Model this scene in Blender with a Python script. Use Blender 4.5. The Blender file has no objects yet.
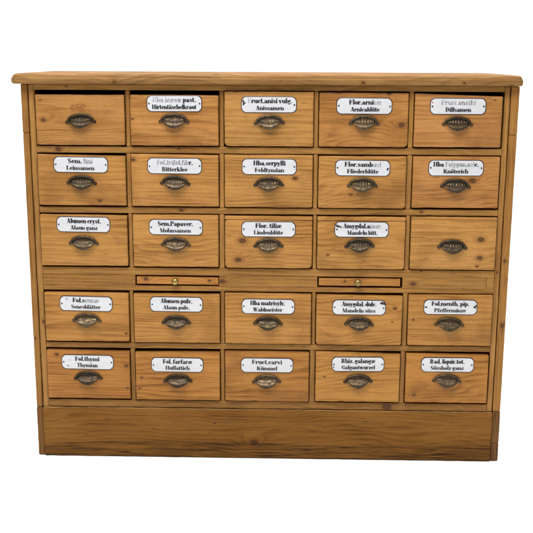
import bpy, bmesh, math, random
from mathutils import Vector, Matrix, noise

random.seed(11)
S = bpy.context.scene
COL = S.collection

# ------------------------------------------------------------------ camera
cam_data = bpy.data.cameras.new('camera')
cam = bpy.data.objects.new('camera', cam_data)
COL.objects.link(cam)
S.camera = cam
PITCH, YAW, ROLL = .2170, -.0229, .0045
fw = Vector((math.sin(YAW)*math.cos(PITCH), math.cos(YAW)*math.cos(PITCH), -math.sin(PITCH)))
rt = Vector((math.cos(YAW), -math.sin(YAW), 0))
up = rt.cross(fw)
r2 = rt*math.cos(ROLL)+up*math.sin(ROLL)
u2 = up*math.cos(ROLL)-rt*math.sin(ROLL)
cam.matrix_world = Matrix(((r2.x, u2.x, -fw.x, .0514), (r2.y, u2.y, -fw.y, -2.3984),
                           (r2.z, u2.z, -fw.z, 1.0590), (0, 0, 0, 1)))
cam_data.sensor_width = 36
cam_data.lens = 36*950.35/533
cam_data.clip_start = .05
cam_data.clip_end = 200

# ------------------------------------------------------------------ world: a white studio, dimmer behind the camera
W = bpy.data.worlds.new('World')
S.world = W
W.use_nodes = True
nt = W.node_tree
nt.nodes.clear()
tc = nt.nodes.new('ShaderNodeTexCoord')
sep = nt.nodes.new('ShaderNodeSeparateXYZ')
ry = nt.nodes.new('ShaderNodeMapRange')
ry.inputs['From Min'].default_value = -.35
ry.inputs['From Max'].default_value = .05
ry.inputs['To Min'].default_value = .17
ry.inputs['To Max'].default_value = 1.25
bg = nt.nodes.new('ShaderNodeBackground')
bg.inputs['Color'].default_value = (.985, .99, 1, 1)
out = nt.nodes.new('ShaderNodeOutputWorld')
nt.links.new(tc.outputs['Generated'], sep.inputs[0])
nt.links.new(sep.outputs['Y'], ry.inputs['Value'])
nt.links.new(ry.outputs[0], bg.inputs['Strength'])
nt.links.new(bg.outputs[0], out.inputs['Surface'])

# ------------------------------------------------------------------ lamps
def area(name, loc, target, sx, sy, power, color=(1, 1, 1)):
    l = bpy.data.lights.new(name, 'AREA')
    l.shape = 'RECTANGLE'; l.size = sx; l.size_y = sy; l.energy = power; l.color = color
    o = bpy.data.objects.new(name, l)
    COL.objects.link(o)
    o.location = loc
    d = Vector(target)-Vector(loc)
    o.rotation_euler = d.to_track_quat('-Z', 'Y').to_euler()
    return o
area('ceiling_softbox', (-.35, -1.35, 2.75), (0, -.25, .3), 2.2, 1.1, 94, (1, .985, .96))
area('floor_fill_lamp', (0, 1.6, 4.2), (0, 1.2, 0), 6, 4, 300)  # added fill lamp, brightens the floor to plain white

S.view_settings.view_transform = 'Standard'
S.view_settings.look = 'None'
S.view_settings.exposure = 0
S.view_settings.gamma = 1
S.render.engine = 'CYCLES'
S.cycles.max_bounces = 6
S.cycles.use_denoising = True

# ------------------------------------------------------------------ materials
class NT:
    def __init__(s, name):
        s.m = bpy.data.materials.new(name)
        s.m.use_nodes = True
        s.t = s.m.node_tree
        s.t.nodes.clear()
        s.out = s.t.nodes.new('ShaderNodeOutputMaterial')
        s.p = s.t.nodes.new('ShaderNodeBsdfPrincipled')
        s.t.links.new(s.p.outputs[0], s.out.inputs[0])
    def n(s, typ, **kw):
        x = s.t.nodes.new(typ)
        for k, v in kw.items(): setattr(x, k, v)
        return x
    def put(s, sock, v):
        if isinstance(v, bpy.types.NodeSocket): s.t.links.new(v, sock)
        elif v is not None: sock.default_value = v
    def math(s, op, a, b=None, c=None, clamp=False):
        x = s.n('ShaderNodeMath', operation=op); x.use_clamp = clamp
        s.put(x.inputs[0], a)
        if b is not None: s.put(x.inputs[1], b)
        if c is not None: s.put(x.inputs[2], c)
        return x.outputs[0]
    def vmath(s, op, a, b=None):
        x = s.n('ShaderNodeVectorMath', operation=op)
        s.put(x.inputs[0], a)
        if b is not None: s.put(x.inputs[1], b)
        return x.outputs['Value'] if op in ('LENGTH', 'DOT_PRODUCT') else x.outputs[0]
    def noise(s, vec, scale, detail=2, rough=.5):
        x = s.n('ShaderNodeTexNoise')
        s.put(x.inputs['Vector'], vec); x.inputs['Scale'].default_value = scale
        x.inputs['Detail'].default_value = detail; x.inputs['Roughness'].default_value = rough
        return x.outputs[0]
    def mapr(s, v, a, b, c=0., d=1., smooth=False):
        x = s.n('ShaderNodeMapRange')
        if smooth: x.interpolation_type = 'SMOOTHSTEP'
        s.put(x.inputs['Value'], v)
        for k, q in (('From Min', a), ('From Max', b), ('To Min', c), ('To Max', d)): s.put(x.inputs[k], q)
        return x.outputs[0]
    def mix(s, f, a, b, typ='MIX'):
        x = s.n('ShaderNodeMix', data_type='RGBA', blend_type=typ)
        s.put(x.inputs[0], f)
        s.put(x.inputs[6], a if isinstance(a, bpy.types.NodeSocket) else (*a, 1))
        s.put(x.inputs[7], b if isinstance(b, bpy.types.NodeSocket) else (*b, 1))
        return x.outputs[2]
    def xyz(s, x, y, z):
        c = s.n('ShaderNodeCombineXYZ')
        s.put(c.inputs[0], x); s.put(c.inputs[1], y); s.put(c.inputs[2], z)
        return c.outputs[0]
    def attr(s, name):
        return s.n('ShaderNodeAttribute', attribute_type='OBJECT', attribute_name=name)

def wood(name, vertical=False, light=(.400, .208, .062), dark=(.168, .073, .015), rough=.42, wear=.5, cracks=False, spec=.12):
    M = NT(name)
    tc = M.n('ShaderNodeTexCoord')
    sp = M.n('ShaderNodeSeparateXYZ'); M.put(sp.inputs[0], tc.outputs['Object'])
    X, Y, Z = sp.outputs
    info = M.n('ShaderNodeObjectInfo')
    rnd = info.outputs['Random']
    L, A = (Z, X) if vertical else (X, Z)          # along and across the grain
    off = M.math('MULTIPLY', rnd, 37.0)
    Lo = M.math('ADD', L, off)
    # knots
    bend = None; core = None; halo = None
    for k in ('knot1', 'knot2', 'knot3'):
        a = M.attr(k)
        ks = M.n('ShaderNodeSeparateXYZ'); M.put(ks.inputs[0], a.outputs['Vector'])
        r = M.math('MAXIMUM', ks.outputs[2], .0002)
        dx = M.math('SUBTRACT', X, ks.outputs[0]); dz = M.math('SUBTRACT', Z, ks.outputs[1])
        if vertical: dz = M.math('MULTIPLY', dz, .7)
        else: dx = M.math('MULTIPLY', dx, .7)
        wob = M.mapr(M.noise(tc.outputs['Object'], 160, 2), 0, 1, .75, 1.3)
        d = M.math('MULTIPLY', M.math('SQRT', M.math('ADD', M.math('MULTIPLY', dx, dx), M.math('MULTIPLY', dz, dz))), wob)
        q = M.math('DIVIDE', d, r)
        qmin = q if bend is None else M.math('MINIMUM', qmin, q)
        g = M.math('MULTIPLY', M.math('EXPONENT', M.math('MULTIPLY', M.math('MULTIPLY', q, q), -.16)), M.math('MULTIPLY', r, 2.2))
        c = M.mapr(q, .68, .98, 1, 0, True)
        h = M.mapr(q, .9, 2.3, 1, 0, True)
        bend = g if bend is None else M.math('ADD', bend, g)
        core = c if core is None else M.math('MAXIMUM', core, c)
        halo = h if halo is None else M.math('MAXIMUM', halo, h)
    # growth rings of a flat-sawn board
    v1 = M.xyz(M.math('MULTIPLY', Lo, 1.3), M.math('MULTIPLY', Y, 2), M.math('MULTIPLY', A, 5))
    warp = M.math('MULTIPLY', M.math('SUBTRACT', M.noise(v1, 2.0, 2, .45), .5), M.mapr(M.math('FRACT', M.math('MULTIPLY', rnd, 13.7)), .2, 1, .03, .19))
    t = M.math('ADD', M.math('ADD', A, warp), bend)
    t = M.math('ADD', t, M.math('MULTIPLY', M.noise(M.xyz(M.math('MULTIPLY', Lo, 5), Y, M.math('MULTIPLY', A, 60)), 1.5, 2), .006))
    ph = M.math('FRACT', M.math('MULTIPLY', t, M.mapr(M.math('FRACT', M.math('MULTIPLY', rnd, 7.3)), 0, 1, 48, 120)))
    ring = M.math('MULTIPLY', M.mapr(ph, .15, .86, 0, 1, True), M.mapr(ph, .86, 1., 1, 0, True))
    # fibres, blotches
    vf = M.xyz(M.math('MULTIPLY', Lo, 9), M.math('MULTIPLY', Y, 9), M.math('MULTIPLY', A, 420))
    fib = M.noise(vf, 1.0, 3, .6)
    vb = M.xyz(M.math('MULTIPLY', Lo, 3.2), M.math('MULTIPLY', Y, 3), M.math('MULTIPLY', A, 9))
    blo = M.noise(vb, 1.6, 3, .55)
    vs = M.xyz(M.math('MULTIPLY', Lo, 2.2), Y, M.math('MULTIPLY', A, 75))
    stk = M.noise(vs, 1.0, 3, .6)
    f = M.math('MULTIPLY', ring, M.mapr(blo, .32, .7, .10, .50))
    f = M.math('ADD', f, M.mapr(fib, .36, .70, -.14, .36))
    f = M.math('ADD', f, M.mapr(stk, .48, .74, -.03, .36))
    f = M.math('ADD', f, M.mapr(blo, .25, .75, -.16, .36), clamp=True)
    col = M.mix(f, light, dark)
    pore = M.mapr(M.noise(M.xyz(M.math('MULTIPLY', Lo, 30), M.math('MULTIPLY', Y, 30), M.math('MULTIPLY', A, 720)), 1.0, 2, .5), .58, .72, 0, .4, True)
    col = M.mix(pore, col, dark)
    spk = M.mapr(M.noise(M.vmath('ADD', tc.outputs['Object'], M.xyz(off, 0., 0.)), 520, 2, .6), .3, .7, .88, 1.10)
    col = M.mix(1.0, col, M.xyz(spk, spk, spk), 'MULTIPLY')
    # board to board difference: own tint of each piece
    col = M.mix(1.0, col, info.outputs['Color'], 'MULTIPLY')
    # patina: broad darker, redder and greyer areas
    pat = M.noise(M.vmath('ADD', tc.outputs['Object'], M.xyz(off, off, off)), 5.5, 4, .6)
    col = M.mix(M.mapr(pat, .5, .78, 0, .70, True), col, (.175, .072, .018))
    gr = M.noise(M.vmath('ADD', tc.outputs['Object'], M.xyz(off, 3., off)), 17, 5, .65)
    col = M.mix(M.mapr(gr, .56, .78, 0, .38, True), col, (.115, .066, .028))
    # halo and heart of the knots
    col = M.mix(M.math('MULTIPLY', halo, .42), col, (.145, .052, .015))
    kr = M.math('MULTIPLY_ADD', M.math('SINE', M.math('MULTIPLY', qmin, 14.)), .35, M.mapr(M.noise(tc.outputs['Object'], 420, 2), .3, .7))
    col = M.mix(M.math('MULTIPLY', core, .86), col, M.mix(kr, (.030, .014, .007), (.105, .048, .018)))
    # ghost of a lost plate / old stain
    st = M.attr('stain')
    ss = M.n('ShaderNodeSeparateXYZ'); M.put(ss.inputs[0], st.outputs['Vector'])
    sd = M.math('MAXIMUM', M.math('DIVIDE', M.math('ABSOLUTE', M.math('SUBTRACT', X, ss.outputs[0])), M.math('MAXIMUM', ss.outputs[2], .0002)),
                M.math('DIVIDE', M.math('ABSOLUTE', M.math('SUBTRACT', Z, ss.outputs[1])), M.math('MAXIMUM', M.math('MULTIPLY', ss.outputs[2], .55), .0002)))
    sm = M.math('MULTIPLY', M.mapr(sd, .75, 1.1, 1, 0, True), M.mapr(M.noise(tc.outputs['Object'], 230, 3), .38, .62, .1, .75))
    col = M.mix(sm, col, (.17, .055, .018))
    # worm holes, nicks
    vo = M.n('ShaderNodeTexVoronoi'); M.put(vo.inputs['Vector'], M.vmath('ADD', tc.outputs['Object'], M.xyz(off, off, 0.)))
    vo.inputs['Scale'].default_value = 26
    vc = M.n('ShaderNodeSeparateXYZ'); M.put(vc.inputs[0], vo.outputs['Color'])
    hole = M.math('MULTIPLY', M.mapr(vo.outputs['Distance'], .03, .055, 1, 0), M.math('GREATER_THAN', vc.outputs[0], 1-.10*wear*2))
    col = M.mix(M.math('MULTIPLY', hole, .85), col, (.045, .02, .01))
    # scuffs: short dark dashes along the grain
    vd = M.xyz(M.math('MULTIPLY', Lo, 22), Y, M.math('MULTIPLY', A, 190))
    dash = M.mapr(M.noise(vd, 1.0, 1, .4), .715, .77, 0, .75, True)
    col = M.mix(M.math('MULTIPLY', dash, wear*1.5), col, (.075, .034, .014))
    ca = M.attr('crack')
    cs_ = M.n('ShaderNodeSeparateXYZ'); M.put(cs_.inputs[0], ca.outputs['Vector'])
    cu = M.math('DIVIDE', M.math('ABSOLUTE', M.math('SUBTRACT', X, cs_.outputs[0])), M.math('MAXIMUM', cs_.outputs[2], .0001))
    cw = M.math('ADD', M.math('SUBTRACT', Z, cs_.outputs[1]), M.math('MULTIPLY', M.math('SUBTRACT', M.noise(M.xyz(M.math('MULTIPLY', X, 60), 0., 0.), 1, 2), .5), .0016))
    ck = M.math('MULTIPLY', M.mapr(M.math('ABSOLUTE', cw), .0004, .0011, 1, 0, True), M.mapr(cu, .6, 1.0, 1, 0, True))
    col = M.mix(M.math('MULTIPLY', ck, .9), col, (.030, .012, .006))
    hgt = M.math('ADD', M.math('MULTIPLY', fib, .35), M.math('MULTIPLY', ring, -.25))
    hgt = M.math('ADD', hgt, M.math('MULTIPLY', M.noise(tc.outputs['Object'], 30, 3), .9))
    hgt = M.math('SUBTRACT', hgt, M.math('MULTIPLY', hole, 1.2))
    if cracks:
        low = M.mapr(Z, -.045, -.015, 1, 0, True)
        dirt = M.math('MULTIPLY', low, M.mapr(M.noise(M.xyz(M.math('MULTIPLY', X, 6), Y, M.math('MULTIPLY', Z, 55)), 1, 5, .65), .42, .58, .0, 1.))
        col = M.mix(M.math('MULTIPLY', dirt, .5), col, (.052, .025, .009))
        wv = M.math('MULTIPLY', M.math('SUBTRACT', M.noise(M.xyz(M.math('MULTIPLY', X, 4.), 0., 1.), 1, 3), .5), .03)
        cz = M.xyz(M.math('MULTIPLY', X, 2.4), 0., M.math('MULTIPLY', M.math('ADD', Z, wv), 115))
        cn = M.noise(cz, 1.0, 2, .5)
        cr = M.math('MULTIPLY', M.mapr(M.math('ABSOLUTE', M.math('SUBTRACT', cn, .5)), .006, .030, 1, 0), M.mapr(Z, -.036, -.012, 1, 0, True))
        col = M.mix(M.math('MULTIPLY', cr, .85), col, (.022, .011, .006))
        hgt = M.math('SUBTRACT', hgt, M.math('MULTIPLY', cr, 2.5))
    M.put(M.p.inputs['Base Color'], col)
    M.put(M.p.inputs['Roughness'], M.mapr(M.noise(vb, 4, 3), .3, .7, rough-.06, rough+.14))
    M.p.inputs['Specular IOR Level'].default_value = spec
    b = M.n('ShaderNodeBump'); b.inputs['Strength'].default_value = .5; b.inputs['Distance'].default_value = .0007
    M.put(b.inputs['Height'], hgt); M.put(M.p.inputs['Normal'], b.outputs[0])
    return M.m

def plain(name, col, rough=.5, metal=0., spec=.5, var=0., scale=120, bump=0.):
    M = NT(name)
    M.p.inputs['Roughness'].default_value = rough
    M.p.inputs['Metallic'].default_value = metal
    M.p.inputs['Specular IOR Level'].default_value = spec
    if var:
        tc = M.n('ShaderNodeTexCoord')
        nz = M.noise(tc.outputs['Object'], scale, 4, .6)
        M.put(M.p.inputs['Base Color'], M.mix(M.mapr(nz, .3, .7), [c*(1-var) for c in col], [min(1, c*(1+var)) for c in col]))
        if bump:
            b = M.n('ShaderNodeBump'); b.inputs['Strength'].default_value = bump; b.inputs['Distance'].default_value = .0006
            M.put(b.inputs['Height'], nz); M.put(M.p.inputs['Normal'], b.outputs[0])
    else:
        M.p.inputs['Base Color'].default_value = (*col, 1)
    return M.m

def aged_metal(name, base, tarnish, rough, amount=(.35, .65)):
    M = NT(name)
    tc = M.n('ShaderNodeTexCoord'); info = M.n('ShaderNodeObjectInfo')
    v = M.vmath('ADD', tc.outputs['Object'], M.xyz(M.math('MULTIPLY', info.outputs['Random'], 9), 0., 0.))
    n1 = M.noise(v, 130, 5, .65)
    n2 = M.noise(v, 620, 3, .6)
    f = M.mapr(M.math('ADD', M.math('MULTIPLY', n1, .7), M.math('MULTIPLY', n2, .3)), amount[0], amount[1], 0, 1, True)
    M.put(M.p.inputs['Base Color'], M.mix(1.0, M.mix(f, tarnish, base), info.outputs['Color'], 'MULTIPLY'))
    M.put(M.p.inputs['Metallic'], M.mapr(f, 0, 1, .55, .95))
    M.put(M.p.inputs['Roughness'], M.mapr(f, 0, 1, rough+.22, rough))
    b = M.n('ShaderNodeBump'); b.inputs['Strength'].default_value = .35; b.inputs['Distance'].default_value = .0005
    M.put(b.inputs['Height'], M.math('ADD', n1, M.math('MULTIPLY', n2, .4))); M.put(M.p.inputs['Normal'], b.outputs[0])
    return M.m

def enamel():
    M = NT('white_enamel')
    tc = M.n('ShaderNodeTexCoord'); info = M.n('ShaderNodeObjectInfo')
    v = M.vmath('ADD', tc.outputs['Object'], M.xyz(M.math('MULTIPLY', info.outputs['Random'], 9), 0., 0.))
    n1 = M.noise(v, 45, 4, .6); n2 = M.noise(v, 330, 2, .5)
    c = M.mix(M.mapr(n1, .4, .75, 0, .45), (.53, .535, .555), (.46, .465, .48))
    c = M.mix(M.mapr(n2, .72, .80, 0, .5), c, (.20, .17, .14))
    M.put(M.p.inputs['Base Color'], c)
    M.put(M.p.inputs['Roughness'], M.mapr(n1, .3, .7, .08, .2))
    return M.m

WOOD_H = wood('waxed_pine')
WOOD_R = wood('pine_rail', light=(.325, .169, .047), dark=(.135, .062, .015), wear=1.0)
WOOD_V = wood('pine_upright', vertical=True, light=(.330, .170, .048), dark=(.150, .068, .016), wear=.6)
WOOD_T = wood('pine_top', light=(.245, .130, .046), dark=(.105, .051, .016), wear=.8, rough=.6, spec=.05)
WOOD_P = wood('pine_plinth', light=(.218, .099, .022), dark=(.094, .039, .008), wear=.8, cracks=True, rough=.6, spec=.05)
WOOD_F = wood('pine_foot', vertical=True, light=(.210, .108, .036), dark=(.070, .033, .011), wear=.9, rough=.55)
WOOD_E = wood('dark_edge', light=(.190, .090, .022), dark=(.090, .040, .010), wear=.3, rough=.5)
WOOD_W = wood('pale_edge', light=(.40, .24, .10), dark=(.17, .085, .028), wear=.9, rough=.5)  # lighter pine for the plinth's top edge
INSIDE = plain('raw_inside', (.10, .06, .03), .9, var=.3, scale=30)
BRONZE = aged_metal('aged_bronze', (.120, .084, .046), (.020, .014, .009), .34)
BRASS = aged_metal('old_brass', (.40, .275, .095), (.11, .068, .022), .30, (.32, .62))
ENAMEL = enamel()
RIM = plain('dark_rim', (.030, .016, .018), .35)
INK = plain('black_lettering', (.016, .015, .020), .4)
FADED = plain('pale_lettering', (.25, .25, .27), .3, var=1.0, scale=230)  # lighter, mottled ink for some of the letters
RUST = plain('rusty_chip', (.020, .013, .011), .7, var=.5, scale=500)
STEEL = plain('dark_pin', (.018, .015, .014), .45, .6)

# ------------------------------------------------------------------ helpers
def link(name, bm, mats, parent=None, loc=(0, 0, 0), angle=38, tint=None):
    me = bpy.data.meshes.new(name)
    bmesh.ops.recalc_face_normals(bm, faces=bm.faces[:])
    bm.to_mesh(me); bm.free()
    for m in (mats if isinstance(mats, (list, tuple)) else [mats]): me.materials.append(m)
    for p in me.polygons: p.use_smooth = True
    me.set_sharp_from_angle(angle=math.radians(angle))
    o = bpy.data.objects.new(name, me)
    COL.objects.link(o)
    o.location = loc
    if parent: o.parent = parent
    if tint: o.color = (*tint, 1)
    return o

def tint(v=.07, base=(1, 1, 1)):
    g = 1+random.uniform(-v, v)
    return (base[0]*g, base[1]*g*(1+random.uniform(-.03, .03)), base[2]*g*(1+random.uniform(-.12, .12)))

def rings(bm, loops, cap0=True, cap1=True, mat=0):
    vs = [[bm.verts.new(p) for p in lp] for lp in loops]
    n = len(vs[0])
    for a, b in zip(vs, vs[1:]):
        for i in range(n):
            f = bm.faces.new((a[i], a[(i+1) % n], b[(i+1) % n], b[i])); f.material_index = mat
    if cap0: bm.faces.new(list(reversed(vs[0]))).material_index = mat
    if cap1: bm.faces.new(vs[-1]).material_index = mat
    return vs

def outline(x0, x1, z0, z1, radii, ins=0., step=.006, dzl=0., dzr=0.):
    """rounded rectangle, counter-clockwise seen from the front; radii bl, br, tr, tl; dz = shift of the top corners"""
    pts = []
    cs = [(x0, z0, radii[0], math.pi), (x1, z0, radii[1], 1.5*math.pi), (x1, z1+dzr, radii[2], 0), (x0, z1+dzl, radii[3], .5*math.pi)]
    sx = [1, -1, -1, 1]; sz = [1, 1, -1, -1]
    for k, (cx, cz, r, a0) in enumerate(cs):
        q = max(r-ins, .00015)
        cx += sx[k]*(ins+q); cz += sz[k]*(ins+q)
        for i in range(6):
            a = a0+i/5*math.pi/2
            pts.append((cx+q*math.cos(a), cz+q*math.sin(a)))
    res = []
    side = [x1-x0, z1-z0, x1-x0, z1-z0]
    for i, p in enumerate(pts):
        q = pts[(i+1) % len(pts)]
        m = max(1, int(side[i//6]/step)) if i % 6 == 5 else 1
        for j in range(m): res.append((p[0]+(q[0]-p[0])*j/m, p[1]+(q[1]-p[1])*j/m))
    return res

def slab(bm, x0, x1, z0, z1, yf, yb, radii=(.002,)*4, bev=.002, wob=.0004, seed=0., dzl=0, dzr=0, edge=0, nicks=0):
    """board facing -Y with a rounded, slightly uneven front edge; edge 1 = second material on sides and bottom, 2 = on the top edge"""
    rn = random.Random(seed)
    nk = [(rn.uniform(x0, x1), rn.choice((z0, z1)), rn.uniform(.003, .007), rn.uniform(.0005, .0016)) for _ in range(nicks)]
    L = []
    for i in range(-1, 5):
        a = max(i, 0)/4*math.pi/2
        o = outline(x0, x1, z0, z1, radii, bev*(1-math.cos(a)), dzl=dzl, dzr=dzr)
        lp = []
        for x, z in o:
            y = yb if i < 0 else yf+bev*(1-math.sin(a))+wob*.8*noise.noise((x*30, z*30, seed+2))
            for nx, nz, nr, nd in nk:
                e = max(0, 1-((x-nx)/nr)**2)*max(0, 1-((z-nz)/.006)**2)
                if i > 0:
                    z += e*nd*(1 if nz == z0 else -1); y += e*nd*.7
            lp.append((x+wob*noise.noise((x*40, z*40, seed)), y, z+wob*noise.noise((x*40+9, z*40, seed+5))))
        L.append(lp)
    vs = rings(bm, L)
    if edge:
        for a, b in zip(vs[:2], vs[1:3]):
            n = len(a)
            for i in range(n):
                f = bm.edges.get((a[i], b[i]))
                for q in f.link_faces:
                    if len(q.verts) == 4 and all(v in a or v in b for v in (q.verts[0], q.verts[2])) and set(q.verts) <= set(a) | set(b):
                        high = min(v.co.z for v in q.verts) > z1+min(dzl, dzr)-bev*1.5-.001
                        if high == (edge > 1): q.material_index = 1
    return vs

def board(name, x0, x1, z0, z1, yf, yb, m, parent, bev=.0015, wob=.0004, tnt=None, radii=None, knots=(), **kw):
    c = ((x0+x1)/2, 0, (z0+z1)/2)
    bm = bmesh.new()
    slab(bm, x0-c[0], x1-c[0], z0-c[2], z1-c[2], yf, yb, radii or (max(.0008, bev),)*4, bev, wob, random.uniform(0, 50), **kw)
    o = link(name, bm, m, parent, c, tint=tnt or tint())
    for i, (kx, kz, kr) in enumerate(knots): o['knot%d' % (i+1)] = [kx-c[0], kz-c[2], kr]
    return o

# ------------------------------------------------------------------ condensed fat-face lettering
# every glyph: advance, then strokes; k = thick vertical-stress stroke, t = hairline
def P(s): return [tuple(float(v) for v in q.split(',')) for q in s.split()]
G = {}
def glyph(ch, adv, *strokes): G[ch] = (adv, [(s[0], P(s[1:])) for s in strokes])
xh = .66
BOWL = ['k.11,.15 .10,.33 .11,.51', 'k.37,.15 .38,.33 .37,.51', 't.11,.51 .17,.63 .24,.64 .31,.63 .37,.51', 't.11,.15 .17,.03 .24,.02 .31,.03 .37,.15']
glyph('o', .50, *BOWL)
glyph('ö', .50, *BOWL, 'k.13,.84 .13,.90', 'k.35,.84 .35,.90')
ASTR = ['k.37,.03 .37,.48', 't.37,.48 .32,.62 .22,.64 .12,.58', 'k.13,.50 .13,.54', 'k.11,.10 .10,.18 .14,.27', 't.14,.29 .24,.36 .37,.38', 't.11,.10 .17,.03 .24,.02 .37,.10', 't.37,.02 .50,.02']
glyph('a', .53, *ASTR)
glyph('ä', .53, *ASTR, 'k.14,.84 .14,.90', 'k.36,.84 .36,.90')
glyph('b', .51, 'k.11,.03 .11,1.0', 't.0,.98 .11,.98', 'k.38,.15 .39,.33 .38,.51', 't.11,.51 .22,.63 .30,.63 .38,.51', 't.11,.12 .22,.02 .30,.03 .38,.15')
glyph('c', .45, 'k.11,.15 .10,.33 .11,.51', 't.11,.51 .18,.63 .26,.64 .33,.60', 'k.32,.48 .32,.55', 't.11,.15 .18,.03 .27,.02 .38,.14')
glyph('d', .53, 'k.39,.03 .39,1.0', 't.28,.98 .39,.98', 't.39,.02 .50,.02', 'k.11,.15 .10,.33 .11,.51', 't.11,.51 .20,.63 .28,.63 .39,.51', 't.11,.15 .20,.02 .28,.03 .39,.14')
glyph('e', .47, 'k.11,.15 .10,.33 .11,.51', 't.11,.51 .17,.63 .25,.64 .31,.62', 'k.33,.42 .33,.54', 't.12,.36 .38,.36', 't.11,.15 .18,.03 .27,.02 .40,.15')
glyph('æ', .74, 'k.11,.10 .10,.18 .14,.27', 'k.13,.50 .13,.54', 't.12,.58 .20,.64 .30,.60', 't.14,.29 .24,.36 .36,.36', 't.11,.10 .18,.02 .26,.03 .36,.14',
      'k.37,.15 .36,.33 .37,.51', 't.37,.51 .44,.63 .52,.64 .58,.62', 'k.60,.42 .60,.54', 't.38,.36 .65,.36', 't.37,.15 .45,.03 .54,.02 .67,.15')
glyph('f', .36, 'k.14,.03 .14,.80', 't.14,.80 .20,.96 .28,.99 .34,.95', 'k.31,.86 .31,.91', 't.02,.63 .32,.63', 't.02,.02 .28,.02')
glyph('g', .52, 'k.11,.27 .10,.38 .11,.52', 'k.34,.27 .35,.38 .34,.52', 't.11,.52 .22,.64 .34,.52', 't.11,.27 .22,.17 .34,.27', 'k.43,.58 .43,.62', 't.34,.56 .44,.64',
      't.13,.17 .08,.08 .14,.02', 'k.16,.02 .34,-.02', 'k.38,-.08 .37,-.16', 't.08,-.12 .14,-.25 .28,-.26 .38,-.16', 't.14,.0 .06,-.08 .10,-.18')
glyph('h', .56, 'k.11,.03 .11,1.0', 't.0,.98 .11,.98', 'k.42,.03 .42,.50', 't.42,.50 .36,.63 .28,.63 .11,.48', 't.01,.02 .21,.02', 't.32,.02 .52,.02')
glyph('i', .28, 'k.13,.03 .13,.64', 't.02,.63 .13,.63', 't.02,.02 .24,.02', 'k.13,.82 .13,.92')
glyph('k', .56, 'k.11,.03 .11,1.0', 't.0,.98 .11,.98', 't.12,.28 .40,.62', 'k.25,.40 .43,.03', 't.01,.02 .21,.02', 't.34,.02 .54,.02', 't.31,.63 .50,.63')
glyph('l', .28, 'k.13,.03 .13,1.0', 't.02,.98 .13,.98', 't.02,.02 .24,.02')
glyph('m', .86, 'k.11,.03 .11,.64', 't.0,.63 .11,.63', 'k.41,.03 .41,.50', 'k.71,.03 .71,.50', 't.41,.50 .36,.63 .28,.63 .11,.48', 't.71,.50 .66,.63 .58,.63 .41,.48', 't.01,.02 .21,.02', 't.32,.02 .50,.02', 't.62,.02 .82,.02')
glyph('n', .56, 'k.11,.03 .11,.64', 't.0,.63 .11,.63', 'k.42,.03 .42,.50', 't.42,.50 .36,.63 .28,.63 .11,.48', 't.01,.02 .21,.02', 't.32,.02 .52,.02')
glyph('p', .52, 'k.12,-.26 .12,.64', 't.0,.63 .12,.63', 'k.39,.15 .40,.33 .39,.51', 't.12,.51 .23,.63 .31,.63 .39,.51', 't.12,.12 .23,.02 .31,.03 .39,.15', 't.01,-.27 .23,-.27')
glyph('q', .52, 'k.39,-.26 .39,.64', 'k.11,.15 .10,.33 .11,.51', 't.11,.51 .20,.63 .28,.63 .39,.51', 't.11,.15 .20,.02 .28,.03 .39,.14', 't.28,-.27 .50,-.27')
glyph('r', .43, 'k.12,.03 .12,.64', 't.0,.63 .12,.63', 't.12,.45 .22,.62 .30,.64 .36,.60', 'k.34,.50 .34,.56', 't.01,.02 .24,.02')
glyph('s', .43, 'k.11,.46 .12,.52', 'k.12,.44 .20,.36 .31,.22', 'k.31,.16 .31,.20', 't.10,.52 .16,.63 .26,.64 .35,.60 .37,.48', 't.06,.18 .08,.06 .16,.02 .26,.03 .33,.12')
glyph('t', .36, 'k.14,.10 .14,.86', 't.02,.63 .30,.63', 't.14,.10 .19,.02 .26,.03 .33,.12')
USTR = ['k.12,.15 .12,.64', 'k.42,.03 .42,.64', 't.01,.63 .12,.63', 't.32,.63 .42,.63', 't.12,.15 .18,.03 .26,.03 .42,.16', 't.42,.02 .53,.02']
glyph('u', .56, *USTR)
glyph('ü', .56, *USTR, 'k.16,.84 .16,.90', 'k.38,.84 .38,.90')
glyph('v', .49, 'k.10,.63 .24,.04', 't.24,.04 .40,.62', 't.0,.63 .20,.63', 't.32,.63 .48,.63')
glyph('w', .72, 'k.10,.63 .23,.04', 't.23,.04 .35,.60', 'k.35,.63 .48,.04', 't.48,.04 .63,.62', 't.0,.63 .20,.63', 't.26,.63 .42,.63', 't.55,.63 .71,.63')
glyph('y', .49, 'k.10,.63 .25,.06', 't.25,.06 .40,.62', 't.25,.06 .18,-.18 .10,-.24', 'k.09,-.18 .09,-.14', 't.0,.63 .20,.63', 't.32,.63 .48,.63')
glyph('z', .46, 'k.33,.60 .12,.06', 't.06,.63 .40,.63', 't.06,.50 .06,.63', 't.05,.02 .40,.02', 't.40,.02 .40,.18')
glyph('.', .22, 'k.10,.03 .10,.11')
glyph(' ', .20)
glyph('A', .66, 't.08,.03 .30,.97', 'k.32,.97 .50,.03', 't.17,.32 .44,.32', 't.0,.02 .19,.02', 't.37,.02 .64,.02')
glyph('B', .62, 'k.14,.03 .14,.97', 't.02,.98 .30,.98 .42,.90', 't.14,.53 .32,.53 .42,.62', 't.02,.02 .34,.02 .46,.12', 't.32,.53 .46,.42', 'k.43,.66 .44,.75 .43,.86', 'k.46,.14 .47,.27 .46,.40')
glyph('D', .66, 'k.14,.03 .14,.97', 't.02,.98 .30,.98 .46,.80', 't.02,.02 .30,.02 .46,.20', 'k.48,.22 .50,.50 .48,.78')
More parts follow.
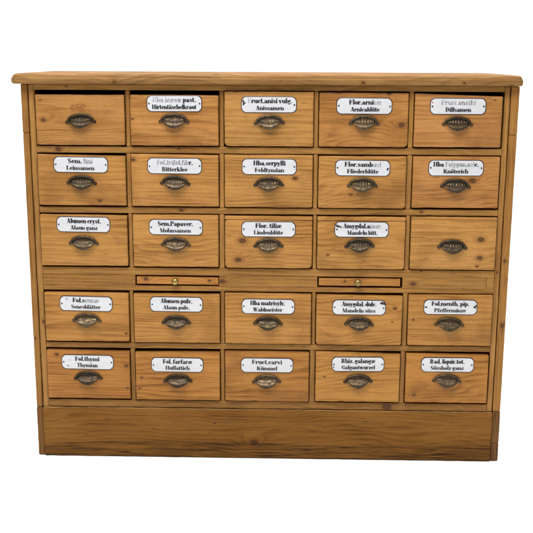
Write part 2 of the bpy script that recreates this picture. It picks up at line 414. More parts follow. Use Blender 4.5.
glyph('F', .57, 'k.14,.03 .14,.97', 't.02,.98 .50,.98 .50,.76', 't.14,.51 .36,.51', 'k.36,.44 .36,.58', 't.02,.02 .28,.02')
glyph('G', .66, 'k.13,.25 .11,.50 .13,.75', 't.13,.75 .22,.95 .32,.98 .48,.88', 'k.47,.72 .47,.84', 't.13,.25 .22,.05 .32,.02 .48,.14', 'k.48,.10 .48,.42', 't.36,.42 .60,.42')
glyph('H', .72, 'k.14,.03 .14,.97', 'k.54,.03 .54,.97', 't.14,.50 .54,.50', 't.02,.98 .26,.98', 't.02,.02 .26,.02', 't.42,.98 .66,.98', 't.42,.02 .66,.02')
glyph('K', .70, 'k.14,.03 .14,.97', 't.16,.42 .52,.96', 'k.32,.62 .54,.03', 't.02,.98 .26,.98', 't.02,.02 .26,.02', 't.40,.98 .62,.98', 't.42,.02 .68,.02')
glyph('L', .56, 'k.14,.03 .14,.97', 't.02,.98 .28,.98', 't.02,.02 .50,.02 .50,.28')
glyph('M', .84, 't.12,.03 .12,.97', 'k.14,.97 .38,.06', 't.38,.06 .62,.97', 'k.66,.03 .66,.97', 't.02,.02 .22,.02', 't.02,.98 .14,.98', 't.54,.02 .80,.02', 't.64,.98 .80,.98')
glyph('P', .60, 'k.14,.03 .14,.97', 't.02,.98 .32,.98 .44,.88', 't.14,.46 .32,.46 .44,.58', 'k.45,.58 .46,.72 .45,.86', 't.02,.02 .28,.02')
glyph('R', .68, 'k.14,.03 .14,.97', 't.02,.98 .32,.98 .42,.88', 't.14,.50 .32,.50 .42,.60', 'k.43,.62 .44,.74 .43,.86', 'k.42,.14 .40,.44', 't.42,.14 .50,.02 .60,.06', 't.02,.02 .28,.02')
glyph('S', .56, 'k.13,.68 .13,.82', 'k.13,.66 .24,.54 .40,.36', 'k.41,.18 .41,.34', 't.13,.82 .22,.97 .34,.98 .46,.86 .47,.72', 't.06,.28 .08,.10 .20,.02 .32,.03 .41,.18')
glyph('T', .62, 'k.30,.03 .30,.97', 't.04,.76 .04,.98 .56,.98 .56,.76', 't.18,.02 .42,.02')
glyph('W', .92, 'k.12,.97 .28,.06', 't.28,.06 .42,.95', 'k.42,.97 .58,.06', 't.58,.06 .78,.97', 't.0,.98 .24,.98', 't.32,.98 .52,.98', 't.66,.98 .90,.98')

def hull(pts):
    pts = sorted(set(pts))
    def half(ps):
        h = []
        for p in ps:
            while len(h) > 1 and (h[-1][0]-h[-2][0])*(p[1]-h[-2][1])-(h[-1][1]-h[-2][1])*(p[0]-h[-2][0]) <= 1e-12: h.pop()
            h.append(p)
        return h
    a, b = half(pts), half(pts[::-1])
    return a[:-1]+b[:-1]

def text_polys(s, cx, base, cap, width):
    """polygons of one line of lettering, {..} is lighter lettering; returns (polygon, faded)"""
    clean = s.replace('{', '').replace('}', '')
    adv = sum(G[c][0] for c in clean)
    sx = width/adv
    res = []; x = cx-width/2; faded = False
    kw, kh, tw = .150*cap, .025*cap, .030*cap
    for c in s:
        if c == '{': faded = True; continue
        if c == '}': faded = False; continue
        a, strokes = G[c]
        for typ, pl in strokes:
            hw = (min(kw, .124*sx*1.18) if typ == 'k' else tw)*(.72 if faded else 1)
            hh = kh if typ == 'k' else tw*.8
            q = [(x+p[0]*sx, base+p[1]*cap) for p in pl]
            for u, v in zip(q, q[1:]):
                res.append((hull([(p[0]+i*hw, p[1]+j*hh) for p in (u, v) for i in (-1, 1) for j in (-1, 1)]), faded))
        x += a*sx
    return res

# ------------------------------------------------------------------ the floor
bm = bmesh.new()
bmesh.ops.create_circle(bm, cap_ends=True, segments=96, radius=3.2)
floor = link('floor', bm, plain('white_floor', (.93, .93, .93), .9, spec=.1), None, (0, 0, 0))
floor['kind'] = 'structure'

# ------------------------------------------------------------------ the cabinet
cab = bpy.data.objects.new('apothecary_cabinet', None)
COL.objects.link(cab)
cab.empty_display_size = .1
cab['label'] = 'honey-brown pine apothecary cabinet with twenty-five small drawers, cup handles and white enamel name plates'
cab['category'] = 'cabinet'

H = .9914
DEP = .350
XL, XR = -.620, .620

# top board with a moulded edge on three sides
def top_board():
    bm = bmesh.new()
    x0, x1, y0, y1 = -.637, .6225, -.025, DEP+.002
    prof = [(.0080, 0), (.0038, .0008), (.0014, .0026), (.0002, .0052), (0, .0085), (0, .0125), (.0007, .0148), (.0020, .0160), (.0030, .0164), (.0032, .0175), (.0042, .0200),
            (.0066, .0228), (.0100, .0247), (.0140, .0257), (.0190, .0260)]
    n = 170
    loops = []
    for k, (ins, z) in enumerate(prof):
        lp = []
        ax, bx, ay, by = x0+ins, x1-ins*.8, y0+ins, y1
        rc = max(.0012, .007-ins)
        for i in range(n+1):
            u = i/n; x = ax+(bx-ax)*u; yy = ay
            e = min(x-ax, bx-x)
            if e < rc: yy = ay+rc-math.sqrt(max(0, rc*rc-(rc-e)**2))
            w = .0007*noise.noise((x*25, k*.15, 3))+.0004*noise.noise((x*90, k*.4, 7))
            dent = 0
            if k < 5:
                for dx, dw, dd in ((-.02, .05, .0028), (.045, .03, .0022), (.10, .012, .002), (.19, .008, .0025), (-.44, .012, .002), (-.37, .01, .0018)):
                    dent = max(dent, dd*max(0, 1-((x-dx)/dw)**2)*(.6+.6*noise.noise((x*160, 1, k*.5))))
            lp.append((x, yy+w+dent, z+(dent*.35 if k < 3 else 0)))
        for i in range(1, 11): lp.append((bx+.0005*noise.noise((i*.7, k*.2, 1)), ay+(by-ay)*i/10, z))
        for i in range(9, 0, -1): lp.append((ax+.0005*noise.noise((i*.7, k*.2, 5)), ay+(by-ay)*i/10, z))
        lp.insert(n+11, (ax, by, z))
        loops.append(lp)
    rings(bm, loops)
    o = link('top_board', bm, WOOD_T, cab, (0, 0, H), tint=(1.04, 1.04, 1.05))
    o['knot1'] = [.232, .007, .004]; o['knot2'] = [.478, .008, .003]; o['knot3'] = [-.38, .006, .0035]
top_board()

# corner posts: a short upper length and the long shaft with an open joint; foot blocks below
def corner_post(side):
    x0, x1 = (XL, -.6040) if side < 0 else (.6000, XR)
    bm = bmesh.new(); c = ((x0+x1)/2, 0, H/2)
    cuts = [.138, .8695, H] if side < 0 else [.141, .8715, H]
    for i, (a, b) in enumerate(zip(cuts, cuts[1:])):
        slab(bm, x0-c[0], x1-c[0], a-c[2]+.0007, b-c[2]-.0007, -.0005 if i else .0005, .045, (.0028,)*4, .0026, .0004, i+side)
    v = [(x0-c[0]+.0009, .0025), (x1-c[0]-.0009, .0025), (x1-c[0]-.0009, .0448), (x0-c[0]+.0009, .0448)]
    rings(bm, [[(x, y, z) for x, y in v] for z in (.139-c[2], H-.002-c[2])])
    o = link('corner_post', bm, WOOD_V, cab, c, tint=(.88, .82, .74) if side < 0 else (.96, .89, .80))
    if side > 0:
        o['knot1'] = [.612-c[0], .378-c[2], .006]; o['knot2'] = [.608-c[0], .55-c[2], .004]
    else:
        o['knot1'] = [-.614-c[0], .33-c[2], .003]
    for a, b, y, t in ([(.0, .138, 0, (.86, .80, .70))] if side < 0 else [(.0, .052, -.001, (.84, .76, .66)), (.0515, .141, 0, (.76, .68, .58))]):
        board('foot_block', x0, x1, a+.0005, b-.0005, y, .045, WOOD_F, cab, bev=.0016, wob=.0005, tnt=t, radii=(.003,)*4)
corner_post(-1); corner_post(1)

# inner stiles
board('stile', -.6015, -.5868, .139, H-.001, .0012, .04, WOOD_V, cab, .0016, .0006, (1.02, 1.0, .98), knots=[(-.590, .375, .004)])
board('stile', .5842, .5976, .141, H-.001, .0012, .04, WOOD_V, cab, .0016, .0006, (1.08, 1.05, 1.0), knots=[(.59, .52, .003)])

# carcass
for s in (-1, 1):
    bm = bmesh.new()
    a, b = sorted((s*.613, s*.600))
    v = [(a, .0455), (b, .0455), (b, DEP-.012), (a, DEP-.012)]
    rings(bm, [[(x, y, .004) for x, y in v], [(x, y, H-.001) for x, y in v]])
    link('side_panel', bm, WOOD_V, cab, tint=(.95, .95, .95))
bm = bmesh.new()
rings(bm, [[(-.615, DEP-.011, z), (.615, DEP-.011, z), (.615, DEP-.001, z), (-.615, DEP-.001, z)] for z in (.003, H-.001)])
link('back_panel', bm, INSIDE, cab)
bm = bmesh.new()
for z in (.150, .312, .675, .829, .494):                      # boards the drawers run on
    rings(bm, [[(-.599, .046, q), (.599, .046, q), (.599, DEP-.013, q), (-.599, DEP-.013, q)] for q in (z-.008, z+.006)])
link('dust_board', bm, INSIDE, cab)

# rails across the front
GX0, GX1 = -.5862, .5836
board('rail', GX0, GX1, .9768, H-.0008, .0002, .03, WOOD_R, cab, tnt=(1.06, 1.05, 1.0), knots=[(-.505, .985, .0022)])
rail_z = [(.8200, .8372), (.6662, .6826)]
board('rail', GX0, GX1, .8200, .8370, .0004, .045, WOOD_R, cab, tnt=(1.02, 1.02, 1.0), knots=[(-.532, .829, .007), (-.225, .833, .003)])
board('rail', GX0, GX1, .6662, .6824, .0002, .045, WOOD_R, cab, tnt=(1.04, 1.03, 1.0), knots=[(-.222, .6755, .0045), (.39, .676, .003)])
board('rail', GX0, GX1, .3055, .3206, .0006, .045, WOOD_R, cab, tnt=(.93, .90, .84))
board('rail', GX0, GX1, .1405, .1610, .0006, .045, WOOD_R, cab, tnt=(.86, .80, .72), knots=[(.319, .150, .011)])

# the deep rail between third and fourth row: upper strip, filler pieces, lower strip
board('rail', GX0, GX1, .5045, .5240, .0004, .045, WOOD_R, cab, tnt=(1.02, .98, .92), knots=[(.395, .5225, .0025)])
board('rail', GX0, GX1, .4625, .4748, .0004, .045, WOOD_R, cab, tnt=(1.0, .96, .90))
for x0, x1, t, kn in ((GX0, -.3452, (.88, .80, .72), []), (-.1265, .1285, (1.0, .95, .86), [(-.118, .489, .007)]),
                      (.3485, .5638, (.97, .93, .86), [(.376, .487, .006)]), (.5645, GX1, (1.05, 1.02, .98), [])):
    board('filler_board', x0, x1, .4751, .5042, .0010, .045, WOOD_R, cab, bev=.0009, tnt=t, knots=kn)

# plinth
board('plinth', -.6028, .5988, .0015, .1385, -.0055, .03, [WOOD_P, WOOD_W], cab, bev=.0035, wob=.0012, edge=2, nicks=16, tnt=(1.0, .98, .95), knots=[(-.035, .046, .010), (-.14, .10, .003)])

# drawers --------------------------------------------------------------------------------------
# measured edges in millimetres: left, right, top, bottom
D = {(1, 1): (-584, -360.2, 965.2, 840.2), (1, 2): (-346, -124.6, 965.5, 840.2), (1, 3): (-110.4, 112.4, 975.2, 839.8), (1, 4): (125.8, 347.6, 974.2, 839.8), (1, 5): (362.4, 579, 970.1, 840.6),
     (2, 1): (-585, -361.0, 814.2, 686.9), (2, 2): (-347.2, -125.3, 818.3, 686.2), (2, 3): (-110.7, 112.6, 818.4, 685.2), (2, 4): (126.6, 347.6, 816.5, 685.0), (2, 5): (363.4, 580.6, 817.4, 687.4),
     (3, 1): (-585, -360.5, 661.6, 529.4), (3, 2): (-347.1, -126.6, 664.0, 528.2), (3, 3): (-110.4, 113.6, 662.2, 526.9), (3, 4): (126.0, 350.2, 662.6, 526.8), (3, 5): (364.2, 582.0, 663.6, 527.4),
     (4, 1): (-583.5, -362.6, 456.3, 325.7), (4, 2): (-350.0, -124.6, 455.2, 323.8), (4, 3): (-111.2, 113.6, 459.2, 323.0), (4, 4): (126.4, 349.9, 456.2, 323.0), (4, 5): (365.0, 582.3, 460.2, 324.1),
     (5, 1): (-585, -364.2, 299.1, 166.5), (5, 2): (-349.5, -125.3, 296.7, 164.2), (5, 3): (-111.6, 110.0, 301.3, 163.8), (5, 4): (127.0, 349.6, 301.4, 165.2), (5, 5): (364.1, 580.2, 299.7, 166.2)}
# text: first line, second line, widths in mm
TXT = {(1, 2): ('{Hba bursæ} past.', 'Hirtentäschelkraut', 108, 111), (1, 3): ('{F}ruct.anisi vulg.', 'Anissamen', 110, 70),
       (1, 4): ('Flor.arni{cæ}', 'Arnicablüte', 80, 72), (1, 5): ('{Fruct anethi}', 'Dillsamen', 86, 63),
       (2, 1): ('Sem. {lini}', 'Leinsamen', 64, 71), (2, 2): ('{Fol.trifol.fib}r.', 'Bitterklee', 91, 65), (2, 3): ('Hba.serpylli', 'Feldtymian', 81, 74),
       (2, 4): ('Flor.samb{uci}', 'Fliederblüte', 92, 79), (2, 5): ('Hba {Polygon.avi}c.', 'Knöterich', 113, 62),
       (3, 1): ('Alumen cryst.', 'Alaun ganz', 88, 70), (3, 2): ('Sem.Papaver.', 'Mohnsamen', 91, 80), (3, 3): ('Flor. tiliæ', 'Lindenblüte', 67, 75),
       (3, 4): ('Amygdal.a{mar.}', 'Mandeln bitt.', 98, 77),
       (4, 1): ('Fol.s{ennæ}', 'Senesblätter', 69, 77), (4, 2): ('Alumen pulv.', 'Alaun pulv.', 83, 70), (4, 3): ('Hba matrisylv.', 'Waldmeister', 91, 76),
       (4, 4): ('Amygdal. dulc.', 'Mandeln süss', 90, 86), (4, 5): ('Fol.menth. pip.', 'Pfefferminze', 97, 82),
       (5, 1): ('Fol.thymi', 'Thymian', 65, 55), (5, 2): ('Fol. farfaræ', 'Huflattich', 78, 64), (5, 3): ('Fruct.carvi', 'Kümmel', 80, 54),
       (5, 4): ('Rhiz. galangæ', 'Galgantwurzel', 89, 88), (5, 5): ('Rad. liquir.tot.', 'Süssholz ganz', 90, 87)}
# plate centres (x, z) in mm, tilt in degrees
PLT = {(1, 2): (-234.5, 944.8, .2), (1, 3): (.8, 943.4, 0), (1, 4): (237.3, 941.3, -.2), (1, 5): (468.5, 941.9, 0),
       (2, 1): (-474.1, 791, -.5), (2, 2): (-236.4, 789.4, -.2), (2, 3): (2.3, 789, 0), (2, 4): (237.2, 787.4, -.3), (2, 5): (470.7, 789.1, .2),
       (3, 1): (-473, 638, -.6), (3, 2): (-235.9, 632.5, -.2), (3, 3): (1.3, 629.2, .1), (3, 4): (238.5, 630.7, 0),
       (4, 1): (-473.6, 428.5, -.9), (4, 2): (-237.6, 428.8, -.4), (4, 3): (1.5, 425.7, -.2), (4, 4): (237.4, 425.6, -.2), (4, 5): (473, 429, 0),
       (5, 1): (-475.6, 268.4, -.6), (5, 2): (-237.9, 263.4, -.3), (5, 3): (-.8, 265.4, 0), (5, 4): (238.5, 271, .5), (5, 5): (472.5, 272.7, .2)}
HND = {(1, 1): (-470.7, 899.4), (1, 2): (-235.8, 901.2), (1, 3): (2, 899.5), (1, 4): (238, 899.4), (1, 5): (469.3, 898.4),
       (2, 1): (-473.3, 745.2), (2, 2): (-235.6, 746.1), (2, 3): (1.5, 744.3), (2, 4): (237.1, 743.8), (2, 5): (471.5, 743.5),
       (3, 1): (-473.8, 589.9), (3, 2): (-236.6, 587.5), (3, 3): (1.2, 586.6), (3, 4): (234.5, 588.8), (3, 5): (470.5, 587.8),
       (4, 1): (-473.2, 384), (4, 2): (-238.7, 380.4), (4, 3): (1.4, 380.4), (4, 4): (238.4, 381.4), (4, 5): (472.3, 383),
       (5, 1): (-475.6, 224.6), (5, 2): (-237, 219.8), (5, 3): (-1.7, 220.7), (5, 4): (239.6, 224.4), (5, 5): (472.9, 229)}
# knots on the drawer fronts: x, z offsets from the drawer's lower left corner in mm, radius mm
KN = {(1, 1): [(19, 62, 5.5), (14, 112, 2)], (1, 2): [(6, 66, 2.5)], (1, 4): [(205, 55, 7), (172, 132, 5)], (1, 5): [(197, 117, 2.2)],
      (2, 1): [(156, 12, 4)], (2, 2): [(6, 118, 5)], (2, 3): [(178, 75, 5.5)], (2, 4): [(83, 35, 4)], (2, 5): [(150, 70, 8)],
      (3, 3): [(45, 72, 8), (34, 22, 7.5)], (3, 4): [(28, 37, 3)], (3, 5): [(178, 80, 7.5), (177, 32, 6.5), (172, 10, 3)],
      (4, 1): [(213, 22, 3)], (4, 4): [(204, 100, 4), (198, 64, 2)], (4, 5): [(14, 70, 2.5)],
      (5, 1): [(28, 122, 5), (212, 92, 4), (213, 30, 3)], (5, 2): [(16, 62, 3), (10, 32, 3)], (5, 4): [(24, 70, 2.5)], (5, 5): [(24, 22, 3.5)]}
# lower-left, lower-right corner radius (mm); drop of the top-left and top-right corner (mm); strip height along the top (mm)
SHAPE = {(1, 3): (11, 3, 0, 0, 0), (1, 4): (3, 9, 0, -1, 0), (1, 5): (3, 4, 2.5, -4, 0), (2, 1): (4, 3, 2.5, -1, 0), (2, 2): (3, 3, .6, -1.6, 0), (2, 3): (5, 5, 0, 0, 0), (2, 4): (3, 8, 0, 0, 0),
         (3, 1): (3, 3, 1, -.6, 0), (3, 3): (10, 11, 0, 0, 9.5), (3, 4): (5, 7, 0, 0, 10.5), (4, 3): (4, 4, 0, -.6, 0), (4, 4): (9, 6, 1, -1, 0), (4, 1): (4, 4, .5, -.5, 0),
         (5, 1): (3, 3, .8, -2, 0), (5, 2): (3, 3, -1.5, 1.5, 0), (5, 4): (3, 3, 2.4, -4.0, 0), (5, 3): (4, 4, .4, -.4, 0), (5, 5): (3, 3, .8, -1.5, 0)}
TINT = {(1, 1): (.92, .84, .78), (1, 2): (1.03, .94, .90), (1, 3): (1.0, .98, .92), (1, 4): (.95, .83, .70), (1, 5): (1.02, .92, .98),
        (2, 1): (1.0, .93, .80), (2, 2): (1.03, .96, .86), (2, 3): (1.0, .96, .84), (2, 4): (1.02, .96, .84), (2, 5): (1.0, .88, .84),
        (3, 1): (1.02, .97, .82), (3, 2): (1.05, 1.0, .88), (3, 3): (1.05, 1.0, .88), (3, 4): (1.05, 1.0, .86), (3, 5): (1.05, 1.02, .95),
        (4, 1): (1.02, .93, .72), (4, 2): (1.06, .99, .80), (4, 3): (1.04, .97, .80), (4, 4): (1.04, .97, .78), (4, 5): (1.04, .97, .78),
        (5, 1): (.93, .76, .50), (5, 2): (1.0, .85, .58), (5, 3): (1.0, .86, .60), (5, 4): (1.06, .98, .72), (5, 5): (1.0, .85, .55)}

# --- cup handle
def handle_mesh(flute):
    bm = bmesh.new()
    a, h, c = .0310, .0150, .0165
    NU, NV = 72, 28
    KEY = [(0, .06, 0), (.10, .10, .10), (.28, .16, .26), (.44, .34, .42), (.58, .66, .56), (.72, .92, .72), (.86, 1.0, .87), (.95, .90, .97), (1, .78, 1.0)]
    def prof(v):
        for (v0, y0, z0), (v1, y1, z1) in zip(KEY, KEY[1:]):
            if v <= v1:
                u = (v-v0)/(v1-v0)
                return y0+(y1-y0)*u, z0+(z1-z0)*u
        return KEY[-1][1:]
    def smooth(v):
        q = [prof(min(1, max(0, v+d))) for d in (-.06, -.03, 0, .03, .06)]
        return sum(p[0] for p in q)/5, sum(p[1] for p in q)/5
    grid = []
    for i in range(NU+1):
        t = math.pi*i/NU
        s = math.sin(t)
        x = a*math.cos(t)
        top = h*s**1.05; low = -.0172*s**2.0
        row = []
        for j in range(NV+1):
            v = j/NV
            fy, fz = smooth(v)
            g = math.exp(-((v-.30)/.16)**2)
            rib = flute*g*math.cos(t*26)*s
            row.append(Vector((x*(1-.10*fz*s), -c*fy*s**.85-rib-.0003, top+(low-top)*fz)))
        grid.append(row)
    def surf(rows, flip=False):
        vs = [[bm.verts.new(p) for p in r] for r in rows]
        for i in range(len(vs)-1):
            for j in range(len(vs[0])-1):
                q = (vs[i][j], vs[i+1][j], vs[i+1][j+1], vs[i][j+1])
                bm.faces.new(q[::-1] if flip else q)
        return vs
    th = .0014
    inner = [[Vector((p.x*.95, min(-.0002, p.y+th) if p.y < -.0004 else p.y, p.z-(th if p.z > 0 else -th*.3))) for p in r] for r in grid]
    o_ = surf(grid); i_ = surf(inner, True)
    for i in range(NU):
        bm.faces.new((o_[i][NV], o_[i+1][NV], i_[i+1][NV], i_[i][NV]))
    # bead that runs round the arch and out into the two ears
    path = [(-.0372, -.0014), (-.0345, -.0004), (-.0318, .0018)]
    arc = [(-(a+.0008)*math.cos(math.pi*k/40), .0008+(h+.0008)*math.sin(math.pi*k/40)**1.05) for k in range(5, 36)]
    path = path+arc+[(.0318, .0018), (.0345, -.0004), (.0372, -.0014)]
    lo = []
    for i, (x, z) in enumerate(path):
        p, q = path[max(0, i-1)], path[min(len(path)-1, i+1)]
        tx, tz = q[0]-p[0], q[1]-p[1]; l = math.hypot(tx, tz); tx, tz = tx/l, tz/l
        e = min(i, len(path)-1-i)
        r = .0014 if e == 0 else (.0030 if e < 3 else .0031)
        lo.append([(x-tz*r*math.cos(b), -.0022-r*.95*math.sin(b)-.0004, z+tx*r*math.cos(b)) for b in [2*math.pi*m/10 for m in range(10)]])
    rings(bm, lo)
    # ears: small rounded plates with a screw head
    for s in (-1, 1):
        cx, cz = s*.0338, -.0016
        lo = []
        for rr, y in ((1, -.0001), (1, -.0014), (.8, -.0024)):
            lo.append([(cx+.0052*rr*math.cos(b), y, cz+.0042*rr*math.sin(b)) for b in [2*math.pi*m/18 for m in range(18)]])
        rings(bm, lo)
        lo = []
        for rr, y in ((1, -.0022), (.92, -.0032), (.55, -.0038)):
            lo.append([(cx+s*.0004+.0022*rr*math.cos(b), y, cz+.0022*rr*math.sin(b)) for b in [2*math.pi*m/12 for m in range(12)]])
        rings(bm, lo)
    me = bpy.data.meshes.new('handle')
    bmesh.ops.recalc_face_normals(bm, faces=bm.faces[:])
    bm.to_mesh(me); bm.free()
    me.materials.append(BRONZE)
    for p in me.polygons: p.use_smooth = True
    me.set_sharp_from_angle(angle=math.radians(50))
    return me
HM = [handle_mesh(.0008), handle_mesh(.0002)]

# --- enamel plate with its lettering
PW, PH = .138, .0405
def plate_outline(k=0.):
    w, h, r = PW/2-k, PH/2-k, .0098-k*.45
    pts = []
    for sx, sz, a0 in ((1, -1, 270), (1, 1, 0), (-1, 1, 90), (-1, -1, 180)):
        for i in range(7):
            a = math.radians(a0+i*15)
            x, z = math.cos(a), math.sin(a)
            d = abs(x)+abs(z)                       # between a round corner and a cut one
            g = .55+.45/d if d > 0 else 1
            pts.append((sx*(w-r)+r*x*g, sz*(h-r)+r*z*g))
    return pts
def dome(x, z):
    u, v = abs(x)/(PW/2), abs(z)/(PH/2)
    return .0016*max(0, (1-u**4))*max(0, (1-v**2.4))
def name_plate(key, drawer, loc):
    l1, l2, w1, w2 = TXT[key]
    rng = random.Random(key[0]*10+key[1])
    bm = bmesh.new()
    loops = []
    for k, y in ((0, -.0002), (0, -.0009), (.0006, -.0013), (.0018, -.0015)):
        loops.append([(x, y, z) for x, z in plate_outline(k)])
    vs = rings(bm, loops, cap1=False, mat=1)
    prev = vs[-1]
    n = len(prev)
    for k in (.0045, .009, .014, .0175):
        cur = []
        for x, z in plate_outline(min(k, .0175)):
            cur.append(bm.verts.new((x, -.0015-dome(x, z), z)))
        for i in range(n):
            bm.faces.new((prev[i], prev[(i+1) % n], cur[(i+1) % n], cur[i])).material_index = 0
        prev = cur
    bm.faces.new(prev).material_index = 0
    bmesh.ops.recalc_face_normals(bm, faces=bm.faces[:])
    def flat(pts, mat, lift):
        f = bm.faces.new([bm.verts.new((x, -.0015-dome(x, z)-lift, z)) for x, z in pts])
        f.material_index = mat
        f.normal_update()
        if f.normal.y > 0: f.normal_flip()
    ox = rng.uniform(-.001, .001)+(.003 if key in ((1, 3), (3, 1), (1, 4)) else 0)
    if key[0] >= 2 and key in ((3, 4),): ox += .002
    lift = .00025
    for line, wdt, base, cap in ((l1, w1, .0038, .0118), (l2, w2, -.0133, .0108)):
        for poly, faded in text_polys(line, ox, base, cap, wdt*.001):
            lift += 2e-7
            flat(poly, 3 if faded else 2, lift)
    for s in (-1, 1):                               # the two nails
        cx, cz = s*(PW/2-.0058), rng.uniform(-.0008, .0008)
        chip = [(cx+(.0017+rng.uniform(0, .0006))*math.cos(b), cz+(.0017+rng.uniform(0, .0006))*math.sin(b)) for b in [2*math.pi*m/12 for m in range(12)]]
        flat(chip, 4, .0006)
        lo = []
        for rr, y in ((1, -.0018), (.9, -.0028), (.5, -.0033)):
            lo.append([(cx+.0014*rr*math.cos(b), y-dome(cx, cz), cz+.0014*rr*math.sin(b)) for b in [2*math.pi*m/12 for m in range(12)]])
        rings(bm, list(lo), mat=5)
    chips = {(1, 3): [(-.061, .004, .004, .0028), (-.064, .0085, .003, .003)], (3, 4): [(-.059, .008, .0068, .0026), (-.0635, .0105, .004, .0024), (-.053, .0062, .003, .0016)],
             (4, 4): [(.060, .0125, .0062, .0046), (.0655, .010, .003, .004)], (4, 5): [(.0625, .001, .0042, .003), (.066, .0045, .0026, .003), (-.063, 0, .0042, .0018)],
             (2, 4): [(.0625, -.002, .0026, .003)], (5, 1): [(-.052, -.010, .002, .0014), (-.047, .006, .0014, .001)], (1, 5): [(-.0635, .009, .0016, .0014)],
             (5, 4): [(-.0645, -.008, .002, .002)], (4, 1): [(-.050, .012, .002, .0016)]}
    for cx, cz, rx, rz in chips.get(key, []):
        pts = []
        for m in range(16):
            b = 2*math.pi*m/16; q = rng.uniform(.6, 1.15)
            x, z = cx+rx*q*math.cos(b), cz+rz*q*math.sin(b)
            x = max(-PW/2+.001, min(PW/2-.001, x)); z = max(-PH/2+.001, min(PH/2-.001, z))
            pts.append((x, z))
        lift += 1e-5
        flat(pts, 4, .0004+lift)
    return bm

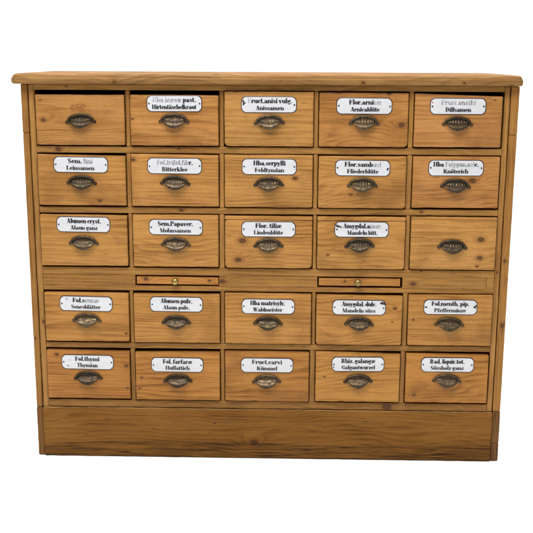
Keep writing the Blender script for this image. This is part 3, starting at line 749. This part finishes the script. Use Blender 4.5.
used_handle = {}
for key, (l, r, t, b) in D.items():
    l, r, t, b = (v*.001 for v in (l, r, t, b))
    rbl, rbr, dl, dr, strip = SHAPE.get(key, (random.uniform(2.5, 4), random.uniform(2.5, 4), random.uniform(-.4, .4), random.uniform(-.4, .4), 0))
    yf = -.0065-random.uniform(0, .003)
    c = ((l+r)/2, 0, (b+t)/2)
    bm = bmesh.new()
    sd = random.uniform(0, 90)
    x0, x1, z0, z1 = l-c[0], r-c[0], b-c[2], t-c[2]
    rad = (rbl*.001, rbr*.001, .0025, .0025)
    if strip:
        zs = z1-strip*.001
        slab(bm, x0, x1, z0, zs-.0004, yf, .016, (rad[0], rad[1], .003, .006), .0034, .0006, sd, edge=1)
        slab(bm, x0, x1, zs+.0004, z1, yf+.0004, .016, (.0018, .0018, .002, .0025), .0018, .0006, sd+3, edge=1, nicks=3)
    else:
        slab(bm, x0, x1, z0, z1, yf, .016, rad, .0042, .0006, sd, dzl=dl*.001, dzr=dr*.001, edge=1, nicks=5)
    # the box behind the front
    hb = (z1-z0)*.5-.012
    v = [(x0+.008, .0165), (x1-.008, .0165), (x1-.008, .30), (x0+.008, .30)]
    rings(bm, [[(x, y, -hb) for x, y in v], [(x, y, hb-.004) for x, y in v]])
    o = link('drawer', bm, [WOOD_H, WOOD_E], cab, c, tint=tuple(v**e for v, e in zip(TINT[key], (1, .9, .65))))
    for i, (kx, kz, kr) in enumerate(KN.get(key, [])[:3]): o['knot%d' % (i+1)] = [x0+kx*.001, z0+kz*.001, kr*.001]
    if key == (3, 5): o['crack'] = [x0+.010, z0+.084, .036]
    if key == (1, 1): o['stain'] = [-.004, .030, .021]
    if key in TXT:
        o['label'] = 'drawer whose plate reads ' + TXT[key][1]
    else:
        o['label'] = 'drawer without a name plate, ' + ('dark reddish with a scrubbed patch' if key == (1, 1) else 'pale with two dark knots and a crack')
    # handle
    hx, hz = HND[key]
    hd = bpy.data.objects.new('handle', HM[0 if key[0] < 4 else 1])
    COL.objects.link(hd)
    hd.parent = o
    hd.location = (hx*.001-c[0], yf-.0001, hz*.001-c[2])
    hd.rotation_euler = (0, math.radians(random.uniform(-2, 2)), 0)
    q = random.uniform(.72, 1.3)
    if key in ((1, 1), (5, 1), (5, 2), (5, 4), (2, 1)): q *= .78
    hd.color = (q, q*random.uniform(.93, 1.0), q*random.uniform(.85, 1.0), 1)
    # plate
    if key in TXT:
        px, pz, tilt = PLT[key]
        pb = name_plate(key, o, None)
        me = bpy.data.meshes.new('name_plate')
        pb.to_mesh(me); pb.free()
        for m in (ENAMEL, RIM, INK, FADED, RUST, STEEL): me.materials.append(m)
        for p in me.polygons: p.use_smooth = p.material_index in (0, 1, 5)
        me.set_sharp_from_angle(angle=math.radians(45))
        pl = bpy.data.objects.new('name_plate', me)
        COL.objects.link(pl)
        pl.parent = o
        pl.location = (px*.001-c[0], yf-.0002, pz*.001-c[2])
        pl.rotation_euler = (0, math.radians(-tilt), 0)

# dividers between the drawers of a row: they fill the width between two fronts
ROWS = {1: (.8372, .9766), 2: (.6826, .8198), 3: (.5242, .6660), 4: (.3208, .4623), 5: (.1612, .3053)}
for rw, (za, zb) in ROWS.items():
    for cl in range(1, 5):
        xa = D[(rw, cl)][1]*.001+.0014
        xb = D[(rw, cl+1)][0]*.001-.0014
        f = 1.02 if rw < 4 else (.95 if rw == 4 else .88)
        board('divider', xa, xb, za, zb, .0010, .045, WOOD_V, cab, bev=.0022, wob=.0005, tnt=tint(.05, (f*1.03, f, f*.95)))

# pull-out slides ------------------------------------------------------------------------------
def slide(x0, x1, z0, z1, kx, kz, tilt, t, kn):
    c = ((x0+x1)/2, 0, (z0+z1)/2)
    bm = bmesh.new()
    slab(bm, x0-c[0], x1-c[0], z0-c[2], z1-c[2], .0035, .27, (.001,)*4, .0014, .0004, x0*9)
    o = link('pull_out_slide', bm, WOOD_H, cab, c, tint=t)
    o.rotation_euler = (0, math.radians(tilt), 0)
    for i, (px, pz, pr) in enumerate(kn): o['knot%d' % (i+1)] = [px-c[0], pz-c[2], pr]
    prof = [(.0048, .0032), (.0048, -.0005), (.0036, -.0012), (.0034, -.0050), (.0050, -.0065), (.0078, -.0085), (.0094, -.0118), (.0092, -.0150), (.0074, -.0182), (.0042, -.0202), (.0016, -.0208)]
    bm = bmesh.new()
    rings(bm, [[(r*math.cos(a), y, r*math.sin(a)) for a in [2*math.pi*m/32 for m in range(32)]] for r, y in prof])
    link('knob', bm, BRASS, o, (kx-c[0], 0, kz-c[2]), angle=50)
slide(-.3415, -.1282, .4795, .4995, -.2395, .4905, .45, (1.05, .90, .76), [(-.317, .492, .005), (-.152, .491, .0035)])
slide(.1320, .3430, .4800, .5005, .2325, .4920, .1, (.98, .86, .74), [(.20, .492, .003)])
